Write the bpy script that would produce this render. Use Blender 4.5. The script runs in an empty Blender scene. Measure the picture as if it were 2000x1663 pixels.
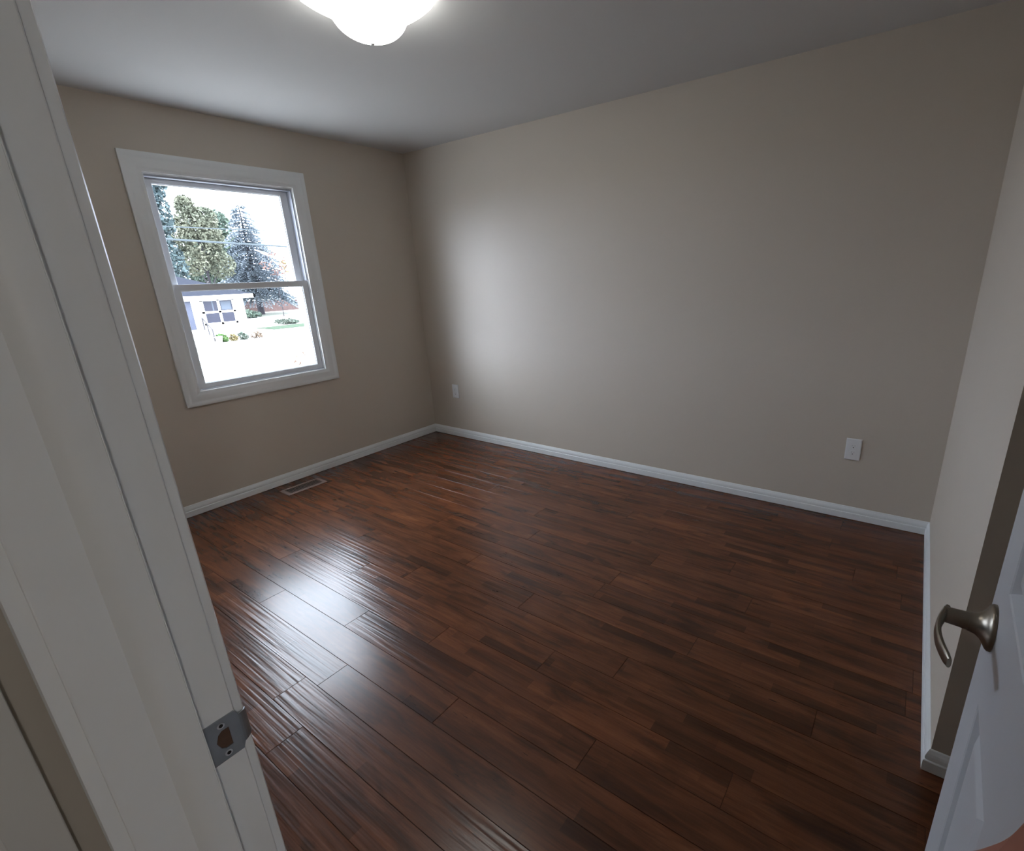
import bpy, bmesh, math, random
from mathutils import Vector, Matrix

# ---------------------------------------------------------------- camera, sky, light, exposure
scn = bpy.context.scene
COL = scn.collection
PI = math.pi

cam_data = bpy.data.cameras.new('camera')
cam = bpy.data.objects.new('camera', cam_data)
COL.objects.link(cam)
scn.camera = cam
cam_data.sensor_fit = 'HORIZONTAL'
cam_data.sensor_width = 36.0
cam_data.lens = 36.0 * 971.41 / 2000.0
cam_data.shift_x = -0.0500836
cam_data.shift_y = 0.0088436
cam_data.clip_start = 0.01
cam_data.clip_end = 600
_r = Vector((0.82134905, 0.56929703, -0.03586963))
_d = Vector((0.14817248, -0.27365313, -0.95034672))
_f = Vector((-0.5508454, 0.77525148, -0.30911889))
cam.matrix_world = Matrix(((_r.x, -_d.x, -_f.x, 3.75), (_r.y, -_d.y, -_f.y, -3.1103), (_r.z, -_d.z, -_f.z, 1.443), (0, 0, 0, 1)))

scn.view_settings.view_transform = 'Standard'
scn.view_settings.look = 'None'
scn.view_settings.exposure = 0.0
scn.view_settings.gamma = 1.0
scn.view_settings.use_curve_mapping = False
SKY = 20.0          # overcast sky radiance
SUNCLOUD = 33.0     # extra radiance where the low sun sits behind the cloud
LAMP = 10.0         # bedroom ceiling light
HALL = 90.0         # added unseen hall light that brightens the door jamb

world = bpy.data.worlds.new('overcast_sky')
scn.world = world
world.use_nodes = True
wn = world.node_tree.nodes
wl = world.node_tree.links
bg = wn['Background']
tc = wn.new('ShaderNodeTexCoord')
sx = wn.new('ShaderNodeSeparateXYZ')
wl.new(tc.outputs['Generated'], sx.inputs[0])
rmp = wn.new('ShaderNodeValToRGB')
rmp.color_ramp.elements[0].position = 0.0
rmp.color_ramp.elements[0].color = (0.70, 0.79, 1.0, 1)
rmp.color_ramp.elements[1].position = 0.7
rmp.color_ramp.elements[1].color = (0.80, 0.88, 1.0, 1)
wl.new(sx.outputs['Z'], rmp.inputs[0])
wl.new(rmp.outputs[0], bg.inputs['Color'])
# veiled low sun: a broad bright patch of cloud to the side
vd = wn.new('ShaderNodeVectorMath')
vd.operation = 'DOT_PRODUCT'
vd.inputs[1].default_value = Vector((-0.56, -1.0, 0.20)).normalized()
wl.new(tc.outputs['Generated'], vd.inputs[0])
mxm = wn.new('ShaderNodeMath')
mxm.operation = 'MAXIMUM'
mxm.inputs[1].default_value = 0.0
wl.new(vd.outputs['Value'], mxm.inputs[0])
pw = wn.new('ShaderNodeMath')
pw.operation = 'POWER'
pw.inputs[1].default_value = 45.0
wl.new(mxm.outputs[0], pw.inputs[0])
ma = wn.new('ShaderNodeMath')
ma.operation = 'MULTIPLY_ADD'
ma.inputs[1].default_value = SUNCLOUD
ma.inputs[2].default_value = SKY
wl.new(pw.outputs[0], ma.inputs[0])
wl.new(ma.outputs[0], bg.inputs['Strength'])

# ---------------------------------------------------------------- materials
def new_mat(name):
    m = bpy.data.materials.new(name)
    m.use_nodes = True
    return m, m.node_tree.nodes, m.node_tree.links, m.node_tree.nodes['Principled BSDF']

def simple(name, col, rough=0.5, metal=0.0, spec=0.5, noise=0.0, nscale=8.0, bump=0.0, bscale=300.0):
    m, n, l, p = new_mat(name)
    p.inputs['Base Color'].default_value = (*col, 1)
    p.inputs['Roughness'].default_value = rough
    p.inputs['Metallic'].default_value = metal
    p.inputs['Specular IOR Level'].default_value = spec
    if noise or bump:
        t = n.new('ShaderNodeTexCoord')
    if noise:
        nz = n.new('ShaderNodeTexNoise')
        nz.inputs['Scale'].default_value = nscale
        nz.inputs['Detail'].default_value = 4
        l.new(t.outputs['Object'], nz.inputs['Vector'])
        mx = n.new('ShaderNodeMix')
        mx.data_type = 'RGBA'
        mx.inputs['A'].default_value = (*[c * (1 - noise) for c in col], 1)
        mx.inputs['B'].default_value = (*[min(1, c * (1 + noise)) for c in col], 1)
        l.new(nz.outputs['Fac'], mx.inputs['Factor'])
        l.new(mx.outputs['Result'], p.inputs['Base Color'])
    if bump:
        nb = n.new('ShaderNodeTexNoise')
        nb.inputs['Scale'].default_value = bscale
        nb.inputs['Detail'].default_value = 2
        l.new(t.outputs['Object'], nb.inputs['Vector'])
        bp = n.new('ShaderNodeBump')
        bp.inputs['Strength'].default_value = bump
        bp.inputs['Distance'].default_value = 0.001
        l.new(nb.outputs['Fac'], bp.inputs['Height'])
        l.new(bp.outputs['Normal'], p.inputs['Normal'])
    return m

M = {}
M['wall'] = simple('beige_wall_paint', (0.61, 0.55, 0.475), 0.55, spec=0.3, noise=0.015, nscale=3, bump=0.12, bscale=260)
M['ceiling'] = simple('white_ceiling_paint', (0.63, 0.63, 0.625), 0.8, spec=0.2, bump=0.15, bscale=180)
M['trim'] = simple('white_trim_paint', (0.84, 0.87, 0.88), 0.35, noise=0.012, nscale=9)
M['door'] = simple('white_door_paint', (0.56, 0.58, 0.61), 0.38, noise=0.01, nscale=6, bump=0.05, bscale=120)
M['vinyl'] = simple('white_window_vinyl', (0.76, 0.78, 0.80), 0.35)
M['hall'] = simple('hall_wall_paint', (0.58, 0.55, 0.50), 0.6, spec=0.3, bump=0.1, bscale=250)
M['plate'] = simple('white_outlet_plastic', (0.80, 0.81, 0.82), 0.3)
M['dark'] = simple('dark_recess', (0.012, 0.010, 0.010), 0.7)
M['nickel'] = simple('aged_satin_nickel', (0.30, 0.265, 0.215), 0.34, metal=1.0, noise=0.12, nscale=40)
M['slot'] = simple('grey_slot', (0.22, 0.22, 0.22), 0.6)
M['liner'] = simple('grey_track_and_shade_filler', (0.36, 0.375, 0.42), 0.45)  # grey of the sash tracks; on the two fillers it stands in for shade
M['zinc'] = simple('zinc_strike_steel', (0.36, 0.39, 0.41), 0.42, metal=0.85, noise=0.1, nscale=60)
M['screw'] = simple('bright_screw_steel', (0.75, 0.75, 0.74), 0.3, metal=1.0)
M['rawwood'] = simple('raw_wood_pocket', (0.10, 0.055, 0.035), 0.8, noise=0.3, nscale=90)
M['vent'] = simple('brown_register_enamel', (0.30, 0.215, 0.19), 0.5)
M['subfloor'] = simple('brown_board_joints', (0.045, 0.018, 0.010), 0.9, spec=0.1)
M['sleeve'] = simple('dark_blue_cloth', (0.03, 0.04, 0.07), 0.9, noise=0.1, nscale=60)
M['skin'] = simple('skin', (0.46, 0.20, 0.145), 0.5, noise=0.06, nscale=30)

def glass_mat():
    m = bpy.data.materials.new('window_glass')
    m.use_nodes = True
    n, l = m.node_tree.nodes, m.node_tree.links
    n.remove(n['Principled BSDF'])
    tr = n.new('ShaderNodeBsdfTransparent')
    tr.inputs['Color'].default_value = (0.95, 0.97, 0.965, 1)
    gl = n.new('ShaderNodeBsdfGlossy')
    gl.inputs['Roughness'].default_value = 0.02
    fr = n.new('ShaderNodeFresnel')
    fr.inputs['IOR'].default_value = 1.45
    mx = n.new('ShaderNodeMixShader')
    l.new(fr.outputs[0], mx.inputs[0])
    l.new(tr.outputs[0], mx.inputs[1])
    l.new(gl.outputs[0], mx.inputs[2])
    l.new(mx.outputs[0], n['Material Output'].inputs['Surface'])
    return m
M['glass'] = glass_mat()

def lamp_mat(name, col, strength):
    m, n, l, p = new_mat(name)
    p.inputs['Base Color'].default_value = (0.85, 0.87, 0.85, 1)
    p.inputs['Roughness'].default_value = 0.2
    p.inputs['Emission Color'].default_value = (*col, 1)
    p.inputs['Emission Strength'].default_value = strength
    return m
M['shade'] = lamp_mat('lit_frosted_glass', (1.0, 0.985, 0.94), LAMP)

def math_node(n, l, op, a, b=None, c=None):
    q = n.new('ShaderNodeMath')
    q.operation = op
    for i, v in enumerate((a, b, c)):
        if v is None:
            continue
        if isinstance(v, (int, float)):
            q.inputs[i].default_value = v
        else:
            l.new(v, q.inputs[i])
    return q.outputs[0]

def floor_mat():
    m, n, l, p = new_mat('hand_scraped_walnut_laminate')
    t = n.new('ShaderNodeTexCoord')
    a = n.new('ShaderNodeAttribute')
    a.attribute_name = 'plank'
    sa = n.new('ShaderNodeSeparateXYZ')
    l.new(a.outputs['Vector'], sa.inputs[0])
    s = n.new('ShaderNodeSeparateXYZ')
    l.new(t.outputs['Object'], s.inputs[0])
    offx = math_node(n, l, 'MULTIPLY', sa.outputs['X'], 37.0)
    offz = math_node(n, l, 'MULTIPLY', sa.outputs['Z'], 53.0)
    X = math_node(n, l, 'ADD', s.outputs['X'], offx)

    def stretched(sx_, sy_, detail=4.0, rough=0.55, extra=0.0, dist=0.0):
        c = n.new('ShaderNodeCombineXYZ')
        l.new(math_node(n, l, 'MULTIPLY', X, sx_), c.inputs[0])
        l.new(math_node(n, l, 'MULTIPLY', s.outputs['Y'], sy_), c.inputs[1])
        l.new(math_node(n, l, 'ADD', offz, extra), c.inputs[2])
        z = n.new('ShaderNodeTexNoise')
        z.inputs['Scale'].default_value = 1.0
        z.inputs['Detail'].default_value = detail
        z.inputs['Roughness'].default_value = rough
        z.inputs['Distortion'].default_value = dist
        l.new(c.outputs[0], z.inputs['Vector'])
        return z.outputs['Fac']

    def ramp(fac, stops):
        r = n.new('ShaderNodeValToRGB')
        e = r.color_ramp.elements
        while len(e) < len(stops):
            e.new(0.5)
        for i, (pos, c) in enumerate(stops):
            e[i].position = pos
            e[i].color = (*c, 1) if len(c) == 3 else c
        l.new(fac, r.inputs[0])
        return r.outputs[0]

    def mix(fac, A, B, blend='MIX'):
        q = n.new('ShaderNodeMix')
        q.data_type = 'RGBA'
        q.blend_type = blend
        for k, v in (('Factor', fac), ('A', A), ('B', B)):
            if isinstance(v, (int, float)):
                q.inputs[k].default_value = v
            elif isinstance(v, tuple):
                q.inputs[k].default_value = (*v, 1)
            else:
                l.new(v, q.inputs[k])
        return q.outputs['Result']

    # long figure
    tone = stretched(2.3, 25.0, 5.0, 0.62, 0.0, 0.7)
    col = ramp(tone, [(0.25, (0.074, 0.0285, 0.0150)), (0.45, (0.124, 0.0440, 0.0205)), (0.60, (0.166, 0.0595, 0.0265)), (0.80, (0.210, 0.084, 0.040))])
    # thin lamella blocks printed inside each board
    rowid = math_node(n, l, 'FLOOR', math_node(n, l, 'MULTIPLY', math_node(n, l, 'ADD', s.outputs['Y'], 1.8165), 3 / 0.1258))
    wob = math_node(n, l, 'MULTIPLY', rowid, 0.377)
    segid = math_node(n, l, 'FLOOR', math_node(n, l, 'ADD', math_node(n, l, 'MULTIPLY', X, 3.1), wob))
    cs = n.new('ShaderNodeCombineXYZ')
    l.new(rowid, cs.inputs[0])
    l.new(segid, cs.inputs[1])
    wn_ = n.new('ShaderNodeTexWhiteNoise')
    wn_.noise_dimensions = '3D'
    l.new(cs.outputs[0], wn_.inputs['Vector'])
    lam = ramp(wn_.outputs['Value'], [(0.0, (0.42, 0.42, 0.44)), (0.09, (0.52, 0.52, 0.53)), (0.17, (0.88, 0.87, 0.87)), (0.55, (0.98, 0.98, 0.98)), (0.85, (1.12, 1.10, 1.06)), (1.0, (1.38, 1.30, 1.18))])
    col = mix(0.70, col, lam, 'MULTIPLY')
    # per board tone
    brd = ramp(sa.outputs['X'], [(0.0, (0.78, 0.76, 0.76)), (1.0, (1.2, 1.15, 1.1))])
    col = mix(0.40, col, brd, 'MULTIPLY')
    # dark smoky blotches and short dark ticks
    blot = ramp(stretched(3.0, 15.0, 4.0, 0.6, 11.0, 0.8), [(0.49, (0, 0, 0)), (0.72, (0.72, 0.72, 0.72))])
    col = mix(blot, col, (0.030, 0.0145, 0.0095))
    tick = ramp(stretched(16.0, 120.0, 3.0, 0.6, 23.0), [(0.66, (0, 0, 0)), (0.72, (0.85, 0.85, 0.85))])
    tmask = ramp(stretched(2.4, 9.0, 2.0, 0.5, 31.0), [(0.5, (0, 0, 0)), (0.62, (1, 1, 1))])
    col = mix(mix(1.0, tick, tmask, 'MULTIPLY'), col, (0.014, 0.007, 0.005))
    # fine pale grain
    grain = ramp(stretched(6.0, 260.0, 2.0, 0.5, 41.0), [(0.35, (0.80, 0.80, 0.80)), (0.68, (1.16, 1.16, 1.16))])
    col = mix(0.40, col, grain, 'MULTIPLY')
    l.new(col, p.inputs['Base Color'])
    p.inputs['Roughness'].default_value = 0.235
    p.inputs['Specular IOR Level'].default_value = 0.42
    # hand scraped ripples running with the boards; some boards are smooth
    rip = stretched(2.6, 78.0, 1.5, 0.4, 61.0, 0.25)
    amt = ramp(sa.outputs['Y'], [(0.42, (0, 0, 0)), (0.52, (1, 1, 1))])
    hgt = math_node(n, l, 'MULTIPLY', rip, amt)
    b1 = n.new('ShaderNodeBump')
    b1.inputs['Strength'].default_value = 0.65
    b1.inputs['Distance'].default_value = 0.0018
    l.new(hgt, b1.inputs['Height'])
    fine = stretched(9.0, 220.0, 2.0, 0.5, 71.0)
    b2 = n.new('ShaderNodeBump')
    b2.inputs['Strength'].default_value = 0.10
    b2.inputs['Distance'].default_value = 0.0006
    l.new(fine, b2.inputs['Height'])
    l.new(b1.outputs['Normal'], b2.inputs['Normal'])
    l.new(b2.outputs['Normal'], p.inputs['Normal'])
    return m
M['floor'] = floor_mat()

# outdoor materials
M['stucco'] = simple('white_stucco', (0.62, 0.60, 0.57), 0.9, noise=0.05, nscale=3)
M['fascia'] = simple('white_fascia', (0.75, 0.75, 0.74), 0.6)
M['roof'] = simple('grey_shingles', (0.020, 0.0215, 0.027), 0.95, spec=0.0, noise=0.15, nscale=6)
M['roof_brown'] = simple('brown_shingles', (0.022, 0.016, 0.0155), 0.95, spec=0.0, noise=0.2, nscale=5)
M['pane'] = simple('dark_house_glass', (0.016, 0.016, 0.026), 0.3, spec=0.25, noise=0.4, nscale=2)
M['curtain'] = simple('pale_curtain', (0.060, 0.070, 0.085), 0.9)
M['stormdoor'] = simple('grey_blue_door', (0.030, 0.034, 0.055), 0.5)
M['rail'] = simple('dark_iron_rail', (0.030, 0.026, 0.028), 0.5)
M['concrete'] = simple('pale_concrete', (0.37, 0.355, 0.33), 0.9, noise=0.08, nscale=1.5)
M['asphalt'] = simple('pale_road', (0.26, 0.26, 0.265), 0.9, noise=0.08, nscale=1)
M['lawn'] = simple('lawn_grass', (0.022, 0.036, 0.019), 0.95, spec=0.1, noise=0.35, nscale=1.5)
M['drylawn'] = simple('dry_lawn', (0.085, 0.090, 0.062), 0.95, noise=0.3, nscale=0.9)
M['fence'] = simple('brown_fence_boards', (0.085, 0.056, 0.051), 0.85, spec=0.1, noise=0.25, nscale=2)
M['bark'] = simple('grey_bark', (0.022, 0.019, 0.022), 0.95, noise=0.3, nscale=4)
M['pot'] = simple('white_planter', (0.60, 0.60, 0.58), 0.6)
M['wire'] = simple('black_cable', (0.042, 0.050, 0.053), 0.8, spec=0.15)
M['car'] = simple('white_car_paint', (0.55, 0.56, 0.60), 0.25)
M['tyre'] = simple('black_rubber', (0.015, 0.015, 0.017), 0.8)

def leaf_mat(name, ca, cb, scale=0.35):
    m, n, l, p = new_mat(name)
    t = n.new('ShaderNodeTexCoord')
    z = n.new('ShaderNodeTexNoise')
    z.inputs['Scale'].default_value = scale
    z.inputs['Detail'].default_value = 5
    l.new(t.outputs['Object'], z.inputs['Vector'])
    r = n.new('ShaderNodeValToRGB')
    r.color_ramp.elements[0].position = 0.36
    r.color_ramp.elements[0].color = (*ca, 1)
    r.color_ramp.elements[1].position = 0.64
    r.color_ramp.elements[1].color = (*cb, 1)
    l.new(z.outputs['Fac'], r.inputs[0])
    l.new(r.outputs[0], p.inputs['Base Color'])
    p.inputs['Roughness'].default_value = 0.8
    p.inputs['Specular IOR Level'].default_value = 0.15
    return m
M['leaf_dark'] = leaf_mat('dark_evergreen_leaves', (0.034, 0.048, 0.050), (0.060, 0.082, 0.080))
M['leaf_yellow'] = leaf_mat('yellow_green_leaves', (0.066, 0.074, 0.052), (0.125, 0.124, 0.086))
M['leaf_green'] = leaf_mat('mid_green_leaves', (0.048, 0.066, 0.052), (0.086, 0.110, 0.078))
M['leaf_spruce'] = leaf_mat('blue_spruce_needles', (0.075, 0.092, 0.104), (0.19, 0.215, 0.235))
M['leaf_orange'] = leaf_mat('orange_autumn_leaves', (0.090, 0.050, 0.042), (0.135, 0.075, 0.058))
M['leaf_gold'] = leaf_mat('golden_leaves', (0.13, 0.105, 0.05), (0.19, 0.15, 0.075))
M['leaf_bright'] = leaf_mat('bright_shrub_leaves', (0.045, 0.085, 0.030), (0.080, 0.130, 0.045), 2)
M['leaf_grey'] = leaf_mat('grey_green_shrub_leaves', (0.045, 0.060, 0.045), (0.095, 0.105, 0.085), 2)
M['leaf_brown'] = leaf_mat('dry_brown_leaves', (0.080, 0.055, 0.040), (0.13, 0.095, 0.065), 2)

# ---------------------------------------------------------------- mesh helpers
class MB:
    def __init__(self):
        self.v, self.f, self.attr = [], [], []
    def add(self, vs, fs, at=None):
        o = len(self.v)
        self.v += [tuple(p) for p in vs]
        for q in fs:
            self.f.append(tuple(i + o for i in q))
            self.attr.append(at)
        return self
    def box(self, x0, x1, y0, y1, z0, z1):
        x0, x1 = min(x0, x1), max(x0, x1)
        y0, y1 = min(y0, y1), max(y0, y1)
        z0, z1 = min(z0, z1), max(z0, z1)
        vs = [(x0, y0, z0), (x1, y0, z0), (x1, y1, z0), (x0, y1, z0), (x0, y0, z1), (x1, y0, z1), (x1, y1, z1), (x0, y1, z1)]
        return self.add(vs, [(0, 3, 2, 1), (4, 5, 6, 7), (0, 1, 5, 4), (1, 2, 6, 5), (2, 3, 7, 6), (3, 0, 4, 7)])
    def rings(self, rs, close=True, cap0=True, cap1=True):
        k = len(rs[0])
        vs = [p for r in rs for p in r]
        fs = []
        for i in range(len(rs) - 1):
            for j in range(k if close else k - 1):
                a, b = i * k + j, i * k + (j + 1) % k
                fs.append((a, b, b + k, a + k))
        if cap0:
            fs.append(tuple(reversed(range(k))))
        if cap1:
            fs.append(tuple(range((len(rs) - 1) * k, len(rs) * k)))
        return self.add(vs, fs)
    def tube(self, pts, rad, k=10, sq=1.0):
        pts = [Vector(p) for p in pts]
        if not isinstance(rad, (list, tuple)):
            rad = [rad] * len(pts)
        rs = []
        up = Vector((0, 0, 1))
        for i, p in enumerate(pts):
            d = (pts[min(i + 1, len(pts) - 1)] - pts[max(i - 1, 0)]).normalized()
            a = d.cross(up)
            if a.length < 1e-3:
                a = d.cross(Vector((1, 0, 0)))
            a.normalize()
            b = a.cross(d)
            r = rad[i]
            ra, rb = (r if isinstance(r, tuple) else (r, r * sq))
            rs.append([p + a * ra * math.cos(t * 2 * PI / k) + b * rb * math.sin(t * 2 * PI / k) for t in range(k)])
        return self.rings(rs)
    def lathe(self, prof, fr, k=28):
        # prof: (radius, height); fr maps (a, b, h) to a point
        rs = [[fr(r * math.cos(j * 2 * PI / k), r * math.sin(j * 2 * PI / k), h) for j in range(k)] for r, h in prof]
        return self.rings(rs)

def smooth(me, ang=math.radians(40)):
    bm = bmesh.new()
    bm.from_mesh(me)
    bmesh.ops.recalc_face_normals(bm, faces=bm.faces)
    for f in bm.faces:
        f.smooth = True
    for e in bm.edges:
        if len(e.link_faces) == 2 and e.calc_face_angle(0) > ang:
            e.smooth = False
    bm.to_mesh(me)
    bm.free()

def obj(name, mb, mat, parent=None, local=False, sm=False, bevel=0.0, recalc=True):
    me = bpy.data.meshes.new(name)
    off = Vector((0, 0, 0))
    if parent is not None and not local:
        off = world_loc(parent)
    me.from_pydata([tuple(Vector(p) - off) for p in mb.v], [], mb.f)
    me.update()
    if bevel:
        bm = bmesh.new()
        bm.from_mesh(me)
        bmesh.ops.remove_doubles(bm, verts=bm.verts, dist=1e-6)
        bmesh.ops.recalc_face_normals(bm, faces=bm.faces)
        bmesh.ops.bevel(bm, geom=[e for e in bm.edges if len(e.link_faces) == 2 and e.calc_face_angle(0) > 0.5], offset=bevel, segments=2, affect='EDGES', profile=0.5)
        bm.to_mesh(me)
        bm.free()
    if sm:
        smooth(me)
    elif recalc and not bevel:
        bm = bmesh.new()
        bm.from_mesh(me)
        bmesh.ops.recalc_face_normals(bm, faces=bm.faces)
        bm.to_mesh(me)
        bm.free()
    if mat is not None:
        me.materials.append(mat)
    o = bpy.data.objects.new(name, me)
    COL.objects.link(o)
    if parent is not None:
        o.parent = parent
    return o

def world_loc(o):
    v = Vector((0, 0, 0))
    while o is not None:
        v = v + o.location
        o = o.parent
    return v

def empty(name, loc, rz=0.0):
    o = bpy.data.objects.new(name, None)
    COL.objects.link(o)
    o.location = loc
    o.rotation_euler = (0, 0, rz)
    o.empty_display_size = 0.1
    return o

def tag(o, label, cat=None, group=None, kind=None):
    o['label'] = label
    if cat:
        o['category'] = cat
    if group:
        o['group'] = group
    if kind:
        o['kind'] = kind
    return o

def struct(o, label=None):
    o['kind'] = 'structure'
    if label:
        o['label'] = label
    return o

def sweep(mb, path, prof, closed, map3):
    """profile (a = sideways from the path to its left, b = out of the surface) mitred along a flat path"""
    n = len(path)
    P = [Vector(p) for p in path]
    mit = []
    for i in range(n):
        if closed:
            d0 = (P[i] - P[i - 1]).normalized()
            d1 = (P[(i + 1) % n] - P[i]).normalized()
        else:
            d1 = (P[min(i + 1, n - 1)] - P[min(i, n - 2)]).normalized()
            d0 = (P[max(i, 1)] - P[max(i - 1, 0)]).normalized()
        n0, n1 = Vector((-d0.y, d0.x)), Vector((-d1.y, d1.x))
        q = n0 + n1
        mit.append(q * (2.0 / q.length_squared))
    rs = [[map3(P[i].x + mit[i].x * a, P[i].y + mit[i].y * a, b) for a, b in prof] for i in range(n)]
    if closed:
        rs.append(rs[0])
        mb.rings(rs, True, False, False)
    else:
        mb.rings(rs, True, True, True)
    return mb

# ---------------------------------------------------------------- the room
L = 3.969            # end wall plane
H = 2.44
YR = -2.9625         # room face of the door wall
YH = -3.080          # hall face of the door wall
XJ = 3.1455          # left jamb face
XK = 3.925           # right jamb face
HX0, HX1, HY = 2.55, 7.4, -4.15
RX1 = 4.62           # recess behind the door

# floor boards: one mesh, each board a bevelled strip with its own random tone
fb = MB()
rng = random.Random(7)
PW, Y0, GAP = 0.1258, -1.8165, 0.0006
joints = {0: 1.532, 2: 1.878, 3: 1.376, 4: 2.10, 6: 2.23}
scr = {0: 0.9, 1: 0.9, 2: 0.2, 3: 0.1, 4: 0.85, 5: 0.9, 6: 0.8, -1: 0.9}
k_lo = int(math.ceil((0.0 - Y0) / -PW)) - 1
k_hi = int(math.ceil((Y0 - HY) / PW))
for k in range(k_lo, k_hi + 1):
    ya, yb = Y0 - (k + 1) * PW, Y0 - k * PW
    ya, yb = max(ya, HY), min(yb, 0.0)
    if yb - ya < 0.01:
        continue
    if k in joints:
        j0 = joints[k]
    else:
        j0 = rng.uniform(0.1, 1.3)
    xs = [0.0]
    x = j0
    while x > 1.218 + 0.05:
        x -= 1.218
    while x < HX1:
        if x > 0.03:
            xs.append(x)
        x += 1.218
    xs.append(HX1)
    xs.sort()
    for i in range(len(xs) - 1):
        a, b = xs[i], xs[i + 1]
        sc = rng.random()
        if k in scr:
            sc = scr[k]
        if k == 4 and a > 2.0:
            sc = 0.1
        if k == 2 and a > 1.8:
            sc = 0.9
        if k == 3 and a < 1.3:
            sc = 0.3
        at = (rng.random(), sc, rng.random())
        g = GAP
        z = 0.0
        bv = 0.0007
        vs = [(a + g, ya + g, z - bv), (b - g, ya + g, z - bv), (b - g, yb - g, z - bv), (a + g, yb - g, z - bv),
              (a + g + bv, ya + g + bv, z), (b - g - bv, ya + g + bv, z), (b - g - bv, yb - g - bv, z), (a + g + bv, yb - g - bv, z),
              (a + g, ya + g, -0.0016), (b - g, ya + g, -0.0016), (b - g, yb - g, -0.0016), (a + g, yb - g, -0.0016)]
        fb.add(vs, [(4, 5, 6, 7), (0, 1, 5, 4), (1, 2, 6, 5), (2, 3, 7, 6), (3, 0, 4, 7), (8, 9, 1, 0), (9, 10, 2, 1), (10, 11, 3, 2), (11, 8, 0, 3)], at)
floor = obj('floor', fb, M['floor'], recalc=False)
lay = floor.data.attributes.new('plank', 'FLOAT_VECTOR', 'FACE')
for i, at in enumerate(fb.attr):
    lay.data[i].vector = at
struct(floor, 'dark reddish brown hand-scraped wood plank floor')
sb = MB().box(-0.16, HX1 + 0.1, HY - 0.1, 0.12, -0.25, -0.0018)
struct(obj('floor_base', sb, M['subfloor']))

struct(obj('ceiling', MB().box(-0.16, HX1 + 0.1, HY - 0.1, 0.12, H, H + 0.2), M['ceiling']), 'white ceiling')

# window wall with its opening
WY0, WY1, WZ0, WZ1 = -1.877, -1.012, 0.797, 2.077
wb = MB()
wb.box(-0.16, 0, HY - 0.1, WY0, -0.25, H)
wb.box(-0.16, 0, WY1, 0.12, -0.25, H)
wb.box(-0.16, 0, WY0, WY1, -0.25, WZ0)
wb.box(-0.16, 0, WY0, WY1, WZ1, H)
struct(obj('wall_left', wb, M['wall']), 'beige wall with the window')
struct(obj('wall_back', MB().box(0, HX1 + 0.1, 0, 0.12, -0.25, H), M['wall']), 'long blank beige wall')
# end wall block with its outside corner by the door
RY = -1.6175
struct(obj('wall_right', MB().box(L, HX1 + 0.1, RY, 0, -0.012, H), M['wall']), 'beige end wall that stops at a corner by the door')
struct(obj('wall_recess', MB().box(RX1, RX1 + 0.1, YR, RY, -0.012, H), M['wall']))
wf = MB()
wf.box(0, XJ - 0.019, YH, YR, -0.012, H)
wf.box(XK + 0.019, HX1 + 0.1, YH, YR, -0.012, H)
wf.box(XJ - 0.019, XK + 0.019, YH, YR, 2.07, H)
struct(obj('wall_front', wf, M['wall']), 'wall with the doorway')
hb = MB()
hb.box(HX0 - 0.1, HX0, HY, YH, -0.012, H)
struct(obj('wall_hall_left', hb, M['hall']), 'hall wall beyond the door casing')
hcas = MB()
hcas.box(HX0, HX0 + 0.018, -3.190, -3.1185, 0.0, 2.10)
hcas.box(HX0, HX0 + 0.018, -4.06, -3.990, 0.0, 2.10)
hcas.box(HX0, HX0 + 0.018, -4.06, -3.1185, 2.03, 2.10)
struct(obj('trim_4', hcas, M['trim'], bevel=0.002), 'white casing of the closed hall door at the lower left')
struct(obj('door_2', MB().box(HX0, HX0 + 0.008, -3.990, -3.190, 0.01, 2.03), M['trim']))
struct(obj('wall_hall_front', MB().box(HX0 - 0.1, HX1 + 0.1, HY - 0.1, HY, -0.012, H), M['hall']))
struct(obj('wall_hall_right', MB().box(HX1, HX1 + 0.1, HY, YH, -0.012, H), M['hall']))

# baseboards, held a hair above the boards
BB = [(0, 0.003), (0.0140, 0.003), (0.0140, 0.0385), (0.0125, 0.0405), (0.0085, 0.0415), (0.0085, 0.0445), (0.0110, 0.0465), (0.0108, 0.0560), (0.0085, 0.0640), (0.0055, 0.0705), (0.0040, 0.0750), (0.0020, 0.0775), (0, 0.0775)]
mfloor = lambda u, v, b: Vector((u, v, b))
def baseboard(name, path, label=None):
    mb = MB()
    sweep(mb, path, BB, False, mfloor)
    o = obj(name, mb, M['trim'])
    struct(o, label)
    return o
baseboard('baseboard_left', [(0, 0), (0, YR)][::1] if False else [(0, -0.0), (0, YR)], 'white baseboard below the window')
baseboard('baseboard_back', [(L, 0), (0, 0)], 'white baseboard along the long wall')
baseboard('baseboard_right', [(RX1, RY), (L, RY), (L, 0)], 'white baseboard wrapping the end wall corner')
baseboard('baseboard_front', [(0, YR), (XJ - 0.075, YR)])

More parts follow.
